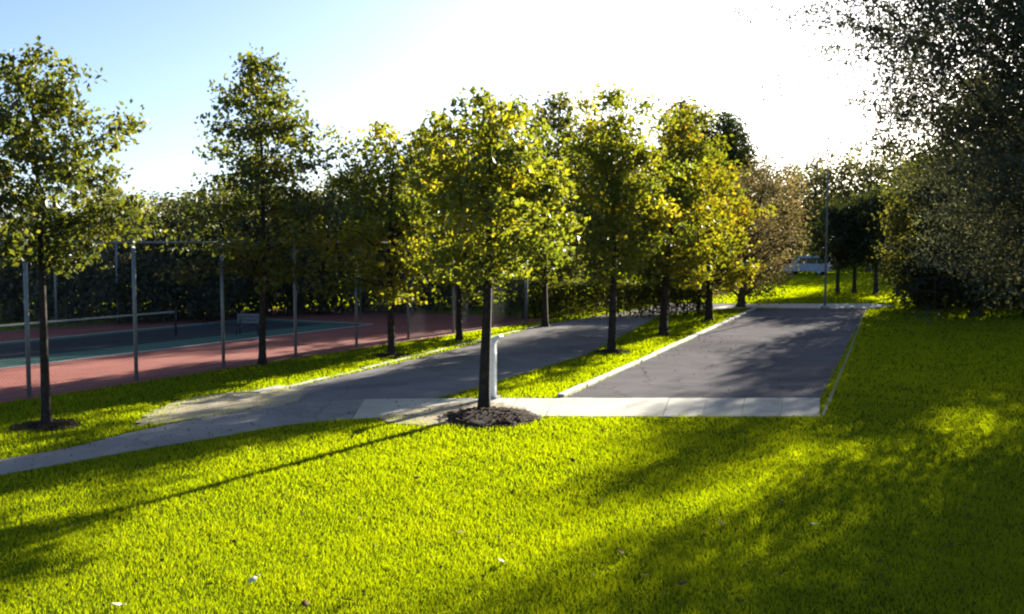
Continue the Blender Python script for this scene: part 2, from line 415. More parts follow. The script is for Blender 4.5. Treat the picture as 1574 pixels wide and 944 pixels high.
def make_tree(name, loc, h, z0, R, prof, lm, *, seed, ncl=220, lpc=26, leaf=.14, aspect=.62, sig=.22, r0=.11,
              lean=(0, 0), off=(0, 0), lobes=.35, hole=.25, nb=46, bark='bark', wisps=0, rz=0., shell=.45, zb=None, multi=0, twigs=True, along=0, br=1.0, tiers=0, up=.7, droop=.3, fill=None):
    """trunk with limbs + leafy crown under an Empty at the foot of the trunk"""
    rg = np.random.default_rng(seed)
    root = empty(name, (loc[0], loc[1], 0), rz)
    ph = rg.uniform(0, 6.28, 2)
    def centre(z):
        u = np.clip(np.asarray(z) / h, 0, 1.1)
        return (lean[0]*u + off[0]*u**1.5 + .02*h*np.sin(3*u + ph[0]) * u, lean[1]*u + off[1]*u**1.5 + .02*h*np.sin(2.5*u + ph[1]) * u)
    limbs = None
    if tiers:
        limbs, LP, tone = tier_points(rg, z0, h, R, prof, tiers, lpc, sig, centre, lobes, r0)
        limbs = [(p_, [q*br for q in r_]) for p_, r_ in limbs]
        if fill:
            _, _, L2, t2 = crown_points(rg, z0, h, fill[0], prof, fill[1], lpc, sig, centre, .25, .1, shell=.6)
            LP = np.vstack([LP, L2]); tone = np.concatenate([tone, t2])
        P = np.zeros((0, 3)); rr = np.zeros(0); nb = 0
    else:
        P, rr, LP, tone = crown_points(rg, z0, h, R, prof, ncl, lpc, sig, centre, lobes, hole, wisps=wisps, shell=shell)
    polys = []
    if multi:
        for k in range(multi):
            a = 6.28*k/multi + rg.uniform(-.4, .4); q = P[rg.integers(len(P))]
            polys.append(([(.1*math.cos(a), .1*math.sin(a), -.05), tuple(np.array([.1*math.cos(a), .1*math.sin(a), 0])*.5 + q*.5*np.array([.8, .8, 1])), tuple(q)], [r0*.7, r0*.45, r0*.15]))
    else:
        zs = np.concatenate([[-.1, .03, .15, .4], np.linspace(.8, h*.93, 12)])
        cx, cy = centre(zs)
        rad = r0 * np.clip(1 - zs/(h*1.0), .07, 1)**.85
        rad[:3] *= [1.7, 1.45, 1.15]
        polys.append((np.stack([cx, cy, zs], 1), rad))
    if limbs: polys += limbs
    order = np.argsort(-rr + rg.uniform(0, .5*R, len(rr)))[:nb]
    for i in order:
        p = P[i]; zb0 = max(min(p[2] - .55*rr[i] - .1, h*.88), z0*.82 if not multi else .1)
        bx, by = centre(np.array(zb0)); b = np.array([bx, by, zb0])
        m1 = b*.62 + p*.38 + np.array([0, 0, .06*rr[i]]); m2 = b*.25 + p*.75 + np.array([0, 0, .05*rr[i]]) + rg.normal(size=3)*.05*R
        rb = r0 * max(.1, 1 - zb0/h) * .42 * br * (.5 + .5*rr[i]/R)
        polys.append(([b, m1, m2, p], [rb, rb*.7, rb*.42, rb*.15]))
        if twigs:
            for _ in range(2):
                e = p + rg.normal(size=3) * np.array([.28, .28, .25]) * R * .55
                polys.append(([m2, (m2+e)/2 + rg.normal(size=3)*.03, e], [rb*.35, rb*.22, rb*.08]))
    if along:
        ex = []
        for pts, _ in polys[1 if not multi else multi:]:
            pts = np.asarray(pts, float)
            if len(pts) < 4: continue
            k = rg.poisson(along)
            u = rg.uniform(.25, 1.0, k)*(len(pts)-1); i0 = np.minimum(u.astype(int), len(pts)-2); f = (u-i0)[:, None]
            q = pts[i0]*(1-f) + pts[i0+1]*f + rg.normal(size=(k, 3))*sig*.55
            q[:, 2] -= np.abs(rg.normal(0, sig*.6, k)); ex.append(q)
        ex = np.vstack(ex); LP = np.vstack([LP, ex]); tone = np.concatenate([tone, np.clip(rg.normal(.45, .2, len(ex)), 0, 1)])
    # leaves nothing near them holds up are left out
    key = np.floor(LP / (sig*3.2)).astype(int) @ np.array([1, 1009, 1000003])
    _, inv, cnt = np.unique(key, return_inverse=True, return_counts=True)
    ok = cnt[inv.ravel()] >= (26 if fill else 7 if tiers else 2); LP = LP[ok]; tone = tone[ok]
    link('trunk', tubes_mesh('trunk', polys, M[bark], 7 if r0 > .05 else 5), root)
    link('crown', leaves_mesh('crown', LP, tone, leaf, aspect, rg, L[lm], up, droop), root)
    return root

# ------------------------------------------------------------------ ground
def sheet(name, pts, z, mat, kind='structure', thick=0.0):
    """flat polygon; with thickness it becomes a slab whose top is at z"""
    pts = [tuple(p) for p in pts]
    n = len(pts); mb = MB()
    if thick:
        mb.add([(x, y, z - thick) for x, y in pts] + [(x, y, z) for x, y in pts],
               [tuple(range(n, 2*n))] + [(i, (i+1) % n, n+(i+1) % n, n+i) for i in range(n)])
    else:
        mb.add([(x, y, z) for x, y in pts], [tuple(range(n))])
    o = mb.build(name, mat)
    if kind: o['kind'] = kind
    return o

def smooth_line(pts, n=8):
    """Catmull-Rom through the points"""
    p = [np.array(q, float) for q in pts]; p = [2*p[0]-p[1]] + p + [2*p[-1]-p[-2]]
    out = []
    for i in range(1, len(p)-2):
        for k in range(n):
            t = k/n
            out.append(.5*((2*p[i]) + (-p[i-1]+p[i+1])*t + (2*p[i-1]-5*p[i]+4*p[i+1]-p[i+2])*t*t + (-p[i-1]+3*p[i]-3*p[i+1]+p[i+2])*t**3))
    out.append(p[-2])
    return [tuple(q) for q in out]

def ragged(pts, amp, seed, n=6):
    rg = np.random.default_rng(seed)
    pts = smooth_line(list(pts) + [pts[0]], n)[:-1]
    c = np.mean(pts, axis=0)
    return [tuple(c + (np.array(p)-c) * (1 + rg.normal(0, amp))) for p in pts]

o = sheet('lawn', [(-900, -60), (900, -60), (900, 1500), (-900, 1500)], 0, M['lawn'])

# sidewalk: from the left edge of the picture round to the front of the asphalt lot
up_px = [(-1000, 905), (-600, 828), (-260, 760), (-80, 724), (0, 708), (109, 689), (210, 664), (330, 640), (450, 622), (560, 615), (660, 613.5), (760, 613), (862, 613)]
lo_px = [(640, 639), (540, 645), (440, 655), (330, 674), (220, 692), (109, 712), (0, 732), (-80, 750), (-260, 800), (-600, 895), (-1000, 1005)]
walk_up = smooth_line([G(*p) for p in up_px], 5)
walk_lo = smooth_line([G(*p) for p in lo_px], 5)
walk = walk_up + [G(1262, 612.5), G(1259, 641), G(860, 641), G(740, 640)] + walk_lo
k5 = 5*9                                              # where the grey path meets the pale concrete walk
sheet('path', walk_up[:k5+1] + walk_lo[-(k5+1):], .015, M['asphalt_worn'])
def resample(line, n):
    p = np.array(line); c = np.concatenate([[0], np.cumsum(np.linalg.norm(np.diff(p, axis=0), axis=1))]); t = np.linspace(0, c[-1], n)
    return np.stack([np.interp(t, c, p[:, 0]), np.interp(t, c, p[:, 1])], 1)
def slabs():
    """pale concrete walk cast in bays, with open joints between them"""
    U = resample(walk_up[k5:] + [G(1262, 612.5)], 61)
    Lw = resample((walk_lo[:len(walk_lo)-k5])[::-1] + [G(740, 640), G(860, 641), G(1259, 641)], 61)
    rg = np.random.default_rng(9); mb = MB(); per = 5
    for i in range(0, 60, per):
        zt = .018 + rg.normal(0, .003)
        e = .006/np.linalg.norm(U[i+1]-U[i])
        us = [U[i]*(1-e) + U[i+1]*e] + [U[k] for k in range(i+1, i+per)] + [U[i+per]*(1-e) + U[i+per-1]*e]
        ls = [Lw[i]*(1-e) + Lw[i+1]*e] + [Lw[k] for k in range(i+1, i+per)] + [Lw[i+per]*(1-e) + Lw[i+per-1]*e]
        ring = [tuple(q + rg.normal(0, .006, 2)) for q in us + ls[::-1]]
        n = len(ring)
        mb.add([(x, y, -.06) for x, y in ring] + [(x, y, zt) for x, y in ring], [tuple(range(n, 2*n))] + [(k, (k+1) % n, n+(k+1) % n, n+k) for k in range(n)])
    o = mb.build('sidewalk', M['concrete']); o['kind'] = 'structure'
    sheet('sidewalk_bed', list(map(tuple, U)) + list(map(tuple, Lw[::-1])), .005, M['bed'])
slabs()

# driveway on the left of the row of trees
drive = [G(395, 640), G(442, 598), G(600, 561), G(735, 528), G(837, 499.5), G(948, 481), (9.5, 60), (13.2, 58.6), G(1010, 488), G(900, 546), G(780, 582), G(700, 606), G(610, 625), G(560, 634)]
sheet('driveway', drive, .008, M['asphalt_old'])
# asphalt lot on the right, with its concrete edging
lotA, lotB, lotC, lotD = G(866, 613), G(1163, 475), G(1331, 475), G(1262, 613)
lot = [lotA, lotB, lotC, lotD]
sheet('asphalt_lot', [lotA, lotB, lotC, lotD], .012, M['asphalt'])
def strip(a, b, w, side=1):
    a = np.array(a); b = np.array(b); d = (b-a)/np.linalg.norm(b-a); nrm = np.array([-d[1], d[0]])*side
    return [tuple(a), tuple(b), tuple(b+nrm*w), tuple(a+nrm*w)]
def kerb(name, a, b, w, h, mat, seed, side=1):
    """kerb stones laid end to end with hairline joints"""
    a = np.array(a); b = np.array(b); ln = np.linalg.norm(b-a); d = (b-a)/ln; nrm = np.array([-d[1], d[0]])*side
    rg = np.random.default_rng(seed); mb = MB(); k = max(1, int(ln/1.8))
    for i in range(k):
        s0, s1 = ln*i/k + .012, ln*(i+1)/k
        c = a + d*(s0+s1)/2 + nrm*w/2
        hh = h + rg.normal(0, .006)
        mb.box((c[0]+rg.normal(0, .008), c[1], hh/2-.04), (s1-s0, w, hh+.08), .012, math.atan2(d[1], d[0]))
    o = mb.build(name, mat); o['kind'] = 'structure'
    return o
kerb('kerb', G(868, 612), lotB, .17, .075, M['kerb'], 3, 1)
kerb('kerb', G(1262, 640), (lotC[0], lotC[1]), .07, .03, M['kerb_old'], 4, -1)
kerb('kerb', G(400, 606), G(445, 596), .35, .05, M['concrete'], 5, 1)
kerb('kerb', G(445, 596), G(845, 497), .12, .03, M['kerb'], 6, 1)
# cross path at the far end of the lot
cross = [G(1000, 480), G(1160, 474), G(1340, 474.5), G(1380, 470), G(1335, 466.5), G(1160, 467), G(1010, 472)]
sheet('path', cross, .006, M['concrete'])
# worn sandy ground beside the driveway
dirt1 = ragged([G(205, 656), G(245, 628), G(300, 612), G(365, 603), G(440, 599), G(470, 606), G(440, 624), G(360, 636), G(280, 648)], .045, 5, 16)
sheet('bare_earth', dirt1, .020, M['dirt'])
dirt2 = ragged([G(585, 641), G(640, 630), G(700, 621), G(760, 620), G(805, 630), G(815, 643), G(760, 652), G(660, 655), G(600, 650)], .05, 6, 16)
sheet('bare_earth', dirt2, .022, M['dirt'])

# ---- tennis court (s runs along the near fence, p away from it) ----------
F0 = np.array(G(45, 610)); FU = np.array(G(547, 535)) - F0; FU /= np.linalg.norm(FU); FN = np.array([-FU[1], FU[0]])
def S(s, p): q = F0 + FU*s + FN*p; return (q[0], q[1])
court = [S(-22, -.35), S(27.4, -.35), S(27.4, 16.2), S(-22, 16.2)]
sheet('tennis_court', court, .010, M['red'])
sheet('tennis_court_surface', [S(-18, 5.4), S(20.5, 5.4), S(20.5, 12.2), S(-18, 12.2)], .013, M['green'])
sheet('tennis_court_surface', [S(-17, 7.3), S(19.5, 7.3), S(19.5, 11.4), S(-17, 11.4)], .0155, M['court_shade'])  # painted shade: dark sheet over the green court, not a second surface
for q, (s0, s1, p0, p1) in enumerate([(-18, 20.5, 5.32, 5.41), (-18, 20.5, 12.1, 12.2), (20.45, 20.55, 5.45, 12.1)]):
    sheet('court_line', [S(s0, p0), S(s1, p0), S(s1, p1), S(s0, p1)], .018 + .0015*q, M['line'])

# ------------------------------------------------------------------ fences
def chain_fence(name, label, a, b, h, step, group=None, pitch=.075):
    a = np.array(a); b = np.array(b); ln = np.linalg.norm(b-a); d = (b-a)/ln
    root = empty(name, (a[0], a[1], 0), math.atan2(d[1], d[0])); tag(root, label, 'fence', group)
    k = int(round(ln/step))
    for i in range(k+1):
        mb = MB(); x = ln*i/k
        mb.tube([(x, 0, -.1), (x, 0, h)], .05, 10); mb.tube([(x, 0, h), (x, 0, h+.05), (x, 0, h+.075)], [.06, .055, .015], 10)
        mb.build('post', M['galv'], root, True)
    mb = MB(); mb.tube([(0, -.02, h-.03), (ln, -.02, h-.03)], .03, 8); mb.build('top_rail', M['galv'], root, True)
    mb = MB(); mb.tube([(0, -.02, .08), (ln, -.02, .08)], .006, 5); mb.build('tension_wire', M['galv'], root)
    polys = []
    x0 = -h
    while x0 < ln:
        for sgn in (1, -1):
            if sgn > 0:
                xa, za, xb, zb = x0, .06, x0+h-.1, h-.04
            else:
                xa, za, xb, zb = x0+h-.1, .06, x0, h-.04
            # clip to the length of the fence
            pts = []
            for tt in (0.0, 1.0): pts.append([xa + (xb-xa)*tt, za + (zb-za)*tt])
            (xa, za), (xb, zb) = pts
            lo, hi = 0.0, 1.0; dx = xb-xa
            t1, t2 = sorted(((0-xa)/dx, (ln-xa)/dx)); lo = max(lo, t1); hi = min(hi, t2)
            if hi - lo > .01:
                p = [xa+dx*lo, za+(zb-za)*lo]; q = [xa+dx*hi, za+(zb-za)*hi]
                polys.append(([(p[0], .045, p[1]), (q[0], .045, q[1])], [.0022, .0022]))
        x0 += pitch*math.sqrt(2)
    V = []; F = []
    for (p, q), _ in polys:
        n0 = len(V); r = .0018
        V += [(p[0]-r, p[1], p[2]), (p[0]+r, p[1], p[2]), (p[0], p[1]+2*r, p[2]), (q[0]-r, q[1], q[2]), (q[0]+r, q[1], q[2]), (q[0], q[1]+2*r, q[2])]
        F += [(n0, n0+1, n0+4, n0+3), (n0+1, n0+2, n0+5, n0+4), (n0+2, n0, n0+3, n0+5)]
    link('chain_link_mesh', mesh_np('chain_link_mesh', V, F, M['wire']), root)
    return root
FH = 3.62
chain_fence('chain_link_fence', 'tall grey chain-link fence along the near side of the red court', S(-3.09*4, 0), S(3.09*8, 0), FH, 3.09, 'fences round the tennis court')
chain_fence('chain_link_fence', 'tall chain-link fence on the far side of the court, before the wood', S(-3.09*4, 15.6), S(3.09*8+.1, 15.6), FH, 3.09, 'fences round the tennis court')
chain_fence('chain_link_fence', 'short end run of chain-link fence closing the court near the driveway trees', S(3.09*8+.12, .12), S(3.09*8+.12, 15.5), FH, 3.09, 'fences round the tennis court')

# tennis net
def tennis_net():
    a, b = np.array(S(-12, 8.2)), np.array(S(12.5, 8.8)); ln = np.linalg.norm(b-a); d = (b-a)/ln
    root = empty('tennis_net', (a[0], a[1], 0), math.atan2(d[1], d[0]))
    tag(root, 'long dark tennis net with pale top tape across the green court', 'tennis net')
    V = []; F = []
    def bar(p, q, r=.002):
        n0 = len(V); p = np.array(p); q = np.array(q)
        o1 = np.array([0, r, 0]); o2 = np.array([r, 0, r])
        for e in (p, q): V.extend([e-o1, e+o2, e+o1])
        F.extend([(n0, n0+1, n0+4, n0+3), (n0+1, n0+2, n0+5, n0+4), (n0+2, n0, n0+3, n0+5)])
    for x in np.arange(0, ln, .07): bar((x, 0, .05), (x, 0, .9), .0035)
    for z in np.arange(.06, .9, .07): bar((0, 0, z), (ln, 0, z), .0035)
    link('netting', mesh_np('netting', V, F, M['net']), root)
    mb = MB(); mb.box((ln/2, 0, .93), (ln, .03, .07), .01); mb.build('top_tape', M['tape'], root)
    for x in (-.05, ln+.05):
        mb = MB(); mb.tube([(x, 0, -.05), (x, 0, 1.03)], .045, 10); mb.tube([(x, 0, 1.03), (x, 0, 1.07)], [.05, .02], 10); mb.build('post', M['bench_dark'], root, True)
tennis_net()

# court-side bench
def bench():
    x, y = G(383, 515)
    root = empty('bench', (x, y, 0), math.atan2(FU[1], FU[0]) - 1.15)
    tag(root, 'grey board-backed bench on the court, behind the second fence bay', 'bench')
    mb = MB()
    for k in range(3): mb.box((0, .20, .50 + .13*k), (1.06, .03, .115), .01)
    mb.build('backrest', M['bench_board'], root)
    mb = MB()
    for k in range(3): mb.box((0, -.22 + .13*k, .42), (1.06, .115, .035), .01)
    mb.build('seat', M['bench_dark'], root)
    for sx in (-.42, .42):
        mb = MB(); mb.box((sx, -.2, .2), (.05, .05, .41), .006); mb.build('leg', M['bench_dark'], root)
        mb = MB(); mb.tube([(sx, .15, 0), (sx, .17, .42), (sx, .235, .84)], .026, 6); mb.build('leg', M['bench_dark'], root)
bench()

# ------------------------------------------------------------------ white post by the main tree
def white_post():
    x, y = G(757, 613)
    root = empty('bollard_post', (x, y, 0), -.42)
    tag(root, 'short white post with a small tilted hood beside the mulched tree', 'post')
    mb = MB(); mb.box((0, 0, .03), (.30, .30, .08), .015); mb.build('base_plate', M['kerb'], root)
    mb = MB()
    mb.box((0, 0, .68), (.165, .15, 1.24), .018)
    mb.build('shaft', M['white'], root)
    mb = MB(); mb.box((0, 0, 1.325), (.21, .19, .05), .014); mb.build('collar', M['white'], root)
    mb = MB(); mb.prism([(-.10, 1.351), (.13, 1.351), (.24, 1.45), (.20, 1.49), (.02, 1.415), (-.10, 1.40)], -.085, .085, 'y'); h = mb.build('hood', M['lamp_metal'], root)
    mb = MB(); mb.box((.084, 0, .95), (.012, .09, .22), .004); mb.build('access_panel', M['lamp_metal'], root)
white_post()

# grey pole at the far end of the lot
def pole():
    x, y = G(1268, 474)
    d = y; h = Z(214, d)
    root = empty('light_pole', (x, y, 0)); tag(root, 'slender blue-grey pole standing at the far end of the asphalt lot', 'pole')
    mb = MB(); mb.tube([(0, 0, -.05), (0, 0, .5), (0, 0, h*.6), (0, 0, h)], [.07, .06, .045, .03], 10); mb.build('shaft', M['pole'], root, True)
    mb = MB(); mb.tube([(0, 0, -.05), (0, 0, .10), (0, 0, .16)], [.24, .24, .13], 12); mb.build('footing', M['kerb'], root)
    mb = MB(); mb.tube([(0, 0, h), (0, 0, h+.08), (0, 0, h+.12)], [.075, .07, .02], 10); mb.build('cap', M['pole'], root)
pole()

# ------------------------------------------------------------------ pale van far beyond the lot
def van():
    d = 110.0; x = X(1241, d)
    root = empty('parked_van', (x, d, 0), math.radians(-32)); tag(root, 'pale blue-grey van parked far off beyond the lot', 'van')
    half = .98
    prof = [(-2.5, .38), (-2.52, .75), (-2.35, 1.02), (-1.55, 1.22), (-.75, 1.98), (-.5, 2.12), (2.3, 2.16), (2.46, 2.02), (2.52, 1.0), (2.5, .38)]
    mb = MB(); mb.prism(prof, -half, half, 'y'); body = mb.build('body', M['van'], root)
    bv = body.modifiers.new('bevel', 'BEVEL'); bv.width = .06; bv.segments = 2
    for s in (-1, 1):
        for (a, b) in ((-.95, .1), (.2, 1.2), (1.3, 2.25)):
            mb = MB()
            y0, y1 = s*(half+.002), s*(half+.02)
            pr = [(a, 1.28), (b, 1.28), (b, 1.88), (a + (.42 if a < -.5 else 0), 1.88)]
            mb.prism(pr, min(y0, y1), max(y0, y1), 'y'); mb.build('side_window', M['glass'], root)
    mb = MB(); mb.add([(-1.50, -.82, 1.275), (-1.50, .82, 1.275), (-.82, .72, 1.945), (-.82, -.72, 1.945), (-1.47, -.82, 1.24), (-1.47, .82, 1.24), (-.79, .72, 1.91), (-.79, -.72, 1.91)],
                      [(0, 1, 2, 3), (7, 6, 5, 4), (0, 4, 5, 1), (1, 5, 6, 2), (2, 6, 7, 3), (3, 7, 4, 0)]); mb.build('windscreen', M['glass'], root)
    for s in (-1, 1):
        mb = MB(); mb.box((-2.49, s*.7, .86), (.1, .3, .16), .03); mb.build('headlight', M['lamp'], root)
        for wx in (-1.6, 1.55):
            mb = MB(); y0 = s*.86; mb.tube([(wx, y0 - .11, .34), (wx, y0 - .09, .34), (wx, y0 + .13, .34), (wx, y0 + .15, .34)], [.30, .34, .34, .30], 20)
            w = mb.build('wheel', M['tyre'], root)
            mb = MB(); mb.tube([(wx, s*1.0, .34), (wx, s*1.03, .34)], [.21, .18], 16); mb.build('rim', M['rim'], w)
    mb = MB(); mb.box((0, 0, .42), (5.08, 1.7, .12), .03); mb.build('bumper_sill', M['tyre'], root)
van()

# ------------------------------------------------------------------ trees of the picture
def mulch_ring(x, y, r, h, label, seed):
    rg = np.random.default_rng(seed); V = []; F = []
    n, k = 40, 9
    for j in range(k):
        q = j/(k-1)
        for i in range(n):
            a = 6.283*i/n; rad = r*q*(1 + .10*math.sin(3*a+seed) + .06*math.sin(7*a+2*seed))
            z = h*(1-q**2.2) + .014 + rg.normal(0, .018)*(1 if j < k-1 else .1) - (.03 if j == k-1 else 0)
            V.append((rad*math.cos(a), rad*math.sin(a), z))
    for j in range(k-1):
        for i in range(n):
            F.append((j*n+i, j*n+(i+1) % n, (j+1)*n+(i+1) % n, (j+1)*n+i))
    n0 = len(V); F = [t for q in F for t in ((q[0], q[1], q[2]), (q[0], q[2], q[3]))]
    for _ in range(420):                                   # chips lying on it
        q = math.sqrt(rg.uniform()); a = rg.uniform(0, 6.283); rr_ = r*q*1.03; b = rg.uniform(0, 6.283); l = rg.uniform(.03, .07)
        c = np.array([rr_*math.cos(a), rr_*math.sin(a), h*(1-q**2.2)+.03]); k = len(V)
        u = np.array([math.cos(b), math.sin(b), rg.uniform(-.3, .3)])*l; v = np.array([-math.sin(b), math.cos(b), rg.uniform(-.4, .4)])*l*.35
        V += [tuple(c-u-v), tuple(c+u-v), tuple(c+u+v), tuple(c-u+v)]; F += [(k, k+1, k+2), (k, k+2, k+3)]
    o = link('mulch_bed', mesh_np('mulch_bed', V, F, M['mulch'])); o.location = (x, y, 0)
    tag(o, label, 'mulch', 'mulch beds under the young trees')
    return o

def at(px, py): x, y = G(px, py); return (x, y)

def ptree(name, px, py, top, bot, hw, label, cat='tree', group=None, **kw):
    """tree whose foot is at a photographed ground point; rows top/bot give crown height, hw its half width"""
    x, y = at(px, py)
    h = Z(top, y); z0 = Z(bot, y); R = hw * y / F_PX
    t = make_tree(name, (x, y), h, z0, R, kw.pop('prof'), kw.pop('lm'), **kw)
    tag(t, label, cat, group)
    return t, x, y
YG = 'young trees planted along the drive and courts'
TK = dict(group=YG, up=.15, droop=.7)
_, tx, ty = ptree('young_tree', 744, 636, 150, 418, 134, 'young tree with a broad yellow-green crown in the mulch mound by the white post', prof='full', lm='young', seed=111, tiers=38, lpc=30, leaf=.14, sig=.20, r0=.135, lean=(-.12, 0), off=(.35, 0), lobes=.35, **TK)
mulch_ring(*G(752, 644), 1.02, .17, 'low mound of dark bark mulch round the tree beside the white post', 1)
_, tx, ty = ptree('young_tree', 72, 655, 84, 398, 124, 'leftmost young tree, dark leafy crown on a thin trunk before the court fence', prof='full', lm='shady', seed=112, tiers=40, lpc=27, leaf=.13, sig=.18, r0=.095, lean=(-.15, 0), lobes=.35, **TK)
mulch_ring(tx, ty-.05, .62, .04, 'dark mulch bed under the leftmost young tree', 2)
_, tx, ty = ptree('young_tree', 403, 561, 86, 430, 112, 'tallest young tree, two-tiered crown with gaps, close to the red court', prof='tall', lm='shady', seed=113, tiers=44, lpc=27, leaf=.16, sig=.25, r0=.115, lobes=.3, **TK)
_, tx, ty = ptree('young_tree', 602, 548, 192, 450, 118, 'young tree with a rounded crown between the court fence and the drive', prof='full', lm='young', seed=114, tiers=36, lpc=28, leaf=.165, sig=.25, r0=.13, lobes=.35, **TK)
mulch_ring(tx, ty-.05, .62, .05, 'dark mulch bed under the round-crowned tree beside the drive', 3)
_, tx, ty = ptree('young_tree', 838, 502, 148, 425, 94, 'young tree on the far verge of the drive, half hidden behind the mulched tree', prof='full', lm='olive', seed=115, tiers=40, lpc=24, leaf=.22, sig=.28, r0=.14, lobes=.35, **TK)
_, tx, ty = ptree('young_tree', 940, 541, 140, 420, 92, 'young tree with a thin twiggy top, nearest of those on the lot verge', prof='full', lm='young', seed=116, tiers=36, lpc=28, leaf=.165, sig=.25, r0=.14, lobes=.35, wisps=14, **TK)
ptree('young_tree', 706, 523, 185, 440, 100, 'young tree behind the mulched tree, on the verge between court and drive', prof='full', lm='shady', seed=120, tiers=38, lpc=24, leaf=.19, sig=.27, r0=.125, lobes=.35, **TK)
mulch_ring(*G(940, 542), .6, .05, 'dark mulch bed under the narrow tree on the lot verge', 4)
_, tx, ty = ptree('young_tree', 1020, 516, 168, 430, 100, 'bright yellow-green young tree, second along the verge beside the lot', prof='dome', lm='gold', seed=117, tiers=42, lpc=30, leaf=.185, sig=.28, r0=.17, off=(.6, 0), lobes=.3, **TK)
_, tx, ty = ptree('young_tree', 1090, 493, 240, 440, 62, 'golden-orange young tree, third along the verge beside the lot', prof='dome', lm='gold', seed=118, tiers=32, lpc=24, leaf=.23, sig=.29, r0=.18, lobes=.3, **TK)
_, tx, ty = ptree('willowy_tree', 1139, 472, 232, 455, 72, 'pale brown drooping tree at the far left corner of the lot', prof='broad', lm='pale', seed=19, ncl=460, lpc=34, leaf=.19, aspect=.35, sig=.34, r0=.22, off=(2.0, 0), lobes=.22, hole=.08, nb=40, bark='bark_grey')

# ---- background trees: a few kinds built once, then copied ----------------
def proto(name, h, z0, R, prof, lm, **kw):
    return make_tree(name, (0, -400), h, z0, R, prof, lm, **kw)
P_WOOD = [proto('woodland_tree', 10, 2.0, 3.0, 'broad', 'wood', seed=31, up=.2, droop=.6, ncl=260, lpc=24, leaf=.26, sig=.42, r0=.2, lobes=.35, hole=.15, nb=26, bark='bark_grey'),
          proto('woodland_tree', 10, 2.6, 2.6, 'young', 'wood', seed=32, up=.2, droop=.6, ncl=260, lpc=22, leaf=.25, sig=.40, r0=.17, lobes=.4, hole=.22, nb=30, bark='bark_grey'),
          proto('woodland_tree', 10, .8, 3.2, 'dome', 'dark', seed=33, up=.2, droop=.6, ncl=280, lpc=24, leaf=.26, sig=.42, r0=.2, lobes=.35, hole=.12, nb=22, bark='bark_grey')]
P_CON = proto('evergreen_tree', 12, 1.0, 2.2, 'dome', 'dark', seed=34, ncl=420, lpc=30, leaf=.32, aspect=.45, sig=.36, r0=.22, lobes=.3, hole=.15, nb=20, bark='bark_grey')
P_SHRUB = [proto('shrub', 2.4, .15, 1.6, 'dome', 'scrub', seed=35, up=.2, droop=.6, ncl=110, lpc=22, leaf=.17, sig=.24, r0=.05, lobes=.3, hole=.1, nb=14, multi=4, twigs=False),
           proto('shrub', 2.4, .1, 1.5, 'dome', 'dark', seed=36, up=.2, droop=.6, ncl=110, lpc=22, leaf=.17, sig=.24, r0=.05, lobes=.3, hole=.1, nb=14, multi=4, twigs=False)]
used = set()
def put(p, x, y, sx, sz, rz, label, cat, group, name=None):
    if p.name in used: o = copy_tree(p)
    else: o = p; used.add(p.name)
    o.location = (x, y, 0); o.rotation_euler = (0, 0, rz); o.scale = (sx, sx, sz)
    tag(o, label, cat, group)
    return o
rb = np.random.default_rng(77)
GW = 'trees of the wood behind the tennis court'
LW = 'tree in the dense shaded wood behind the tennis court fence'
# (column, crown-top row, distance)
wood = [(-150, 318, 50), (-70, 330, 54), (8, 352, 58), (70, 322, 47), (130, 330, 56), (190, 305, 50), (245, 300, 55), (300, 300, 49), (352, 292, 57), (405, 285, 52),
        (462, 290, 50), (512, 268, 56), (560, 255, 52), (612, 262, 58), (655, 250, 53), (705, 240, 60), (752, 225, 56), (800, 215, 62), (862, 205, 58), (915, 200, 64), (968, 215, 60), (1030, 235, 66)]
for i, (px, top, d) in enumerate(wood):
    h = Z(top, d); k = [0, 2, 1, 2, 0, 1][i % 6]
    put(P_WOOD[k], X(px, d), d, .95*rb.uniform(.9, 1.15), h/10, rb.uniform(0, 6.28), LW, 'tree', GW)
GE = 'tall evergreens behind the verge trees'
for px, top, d, w in [(1060, 152, 78, 1.15), (1095, 168, 80, 1.15), (1130, 180, 76, .95)]:
    put(P_CON, X(px, d), d, w, Z(top, d)/12, rb.uniform(0, 6.28), 'tall dark evergreen showing above the golden verge tree', 'tree', GE)
GS = 'shrubs along the far court fence'
for px, d, sc in [(-60, 45, 1.1), (30, 46, 1.2), (95, 45.5, 1.0), (150, 46.5, 1.25), (215, 45, 1.1), (270, 47, 1.3), (330, 46, 1.1), (390, 49, 1.2), (450, 50, 1.3), (520, 51, 1.2), (590, 52, 1.2), (660, 53, 1.3), (720, 54, 1.2)]:
    put(P_SHRUB[int(rb.integers(0, 2))], X(px, d), d, sc, sc*rb.uniform(1.0, 1.5), rb.uniform(0, 6.28), 'leafy shrub at the foot of the wood behind the court', 'shrub', GS)

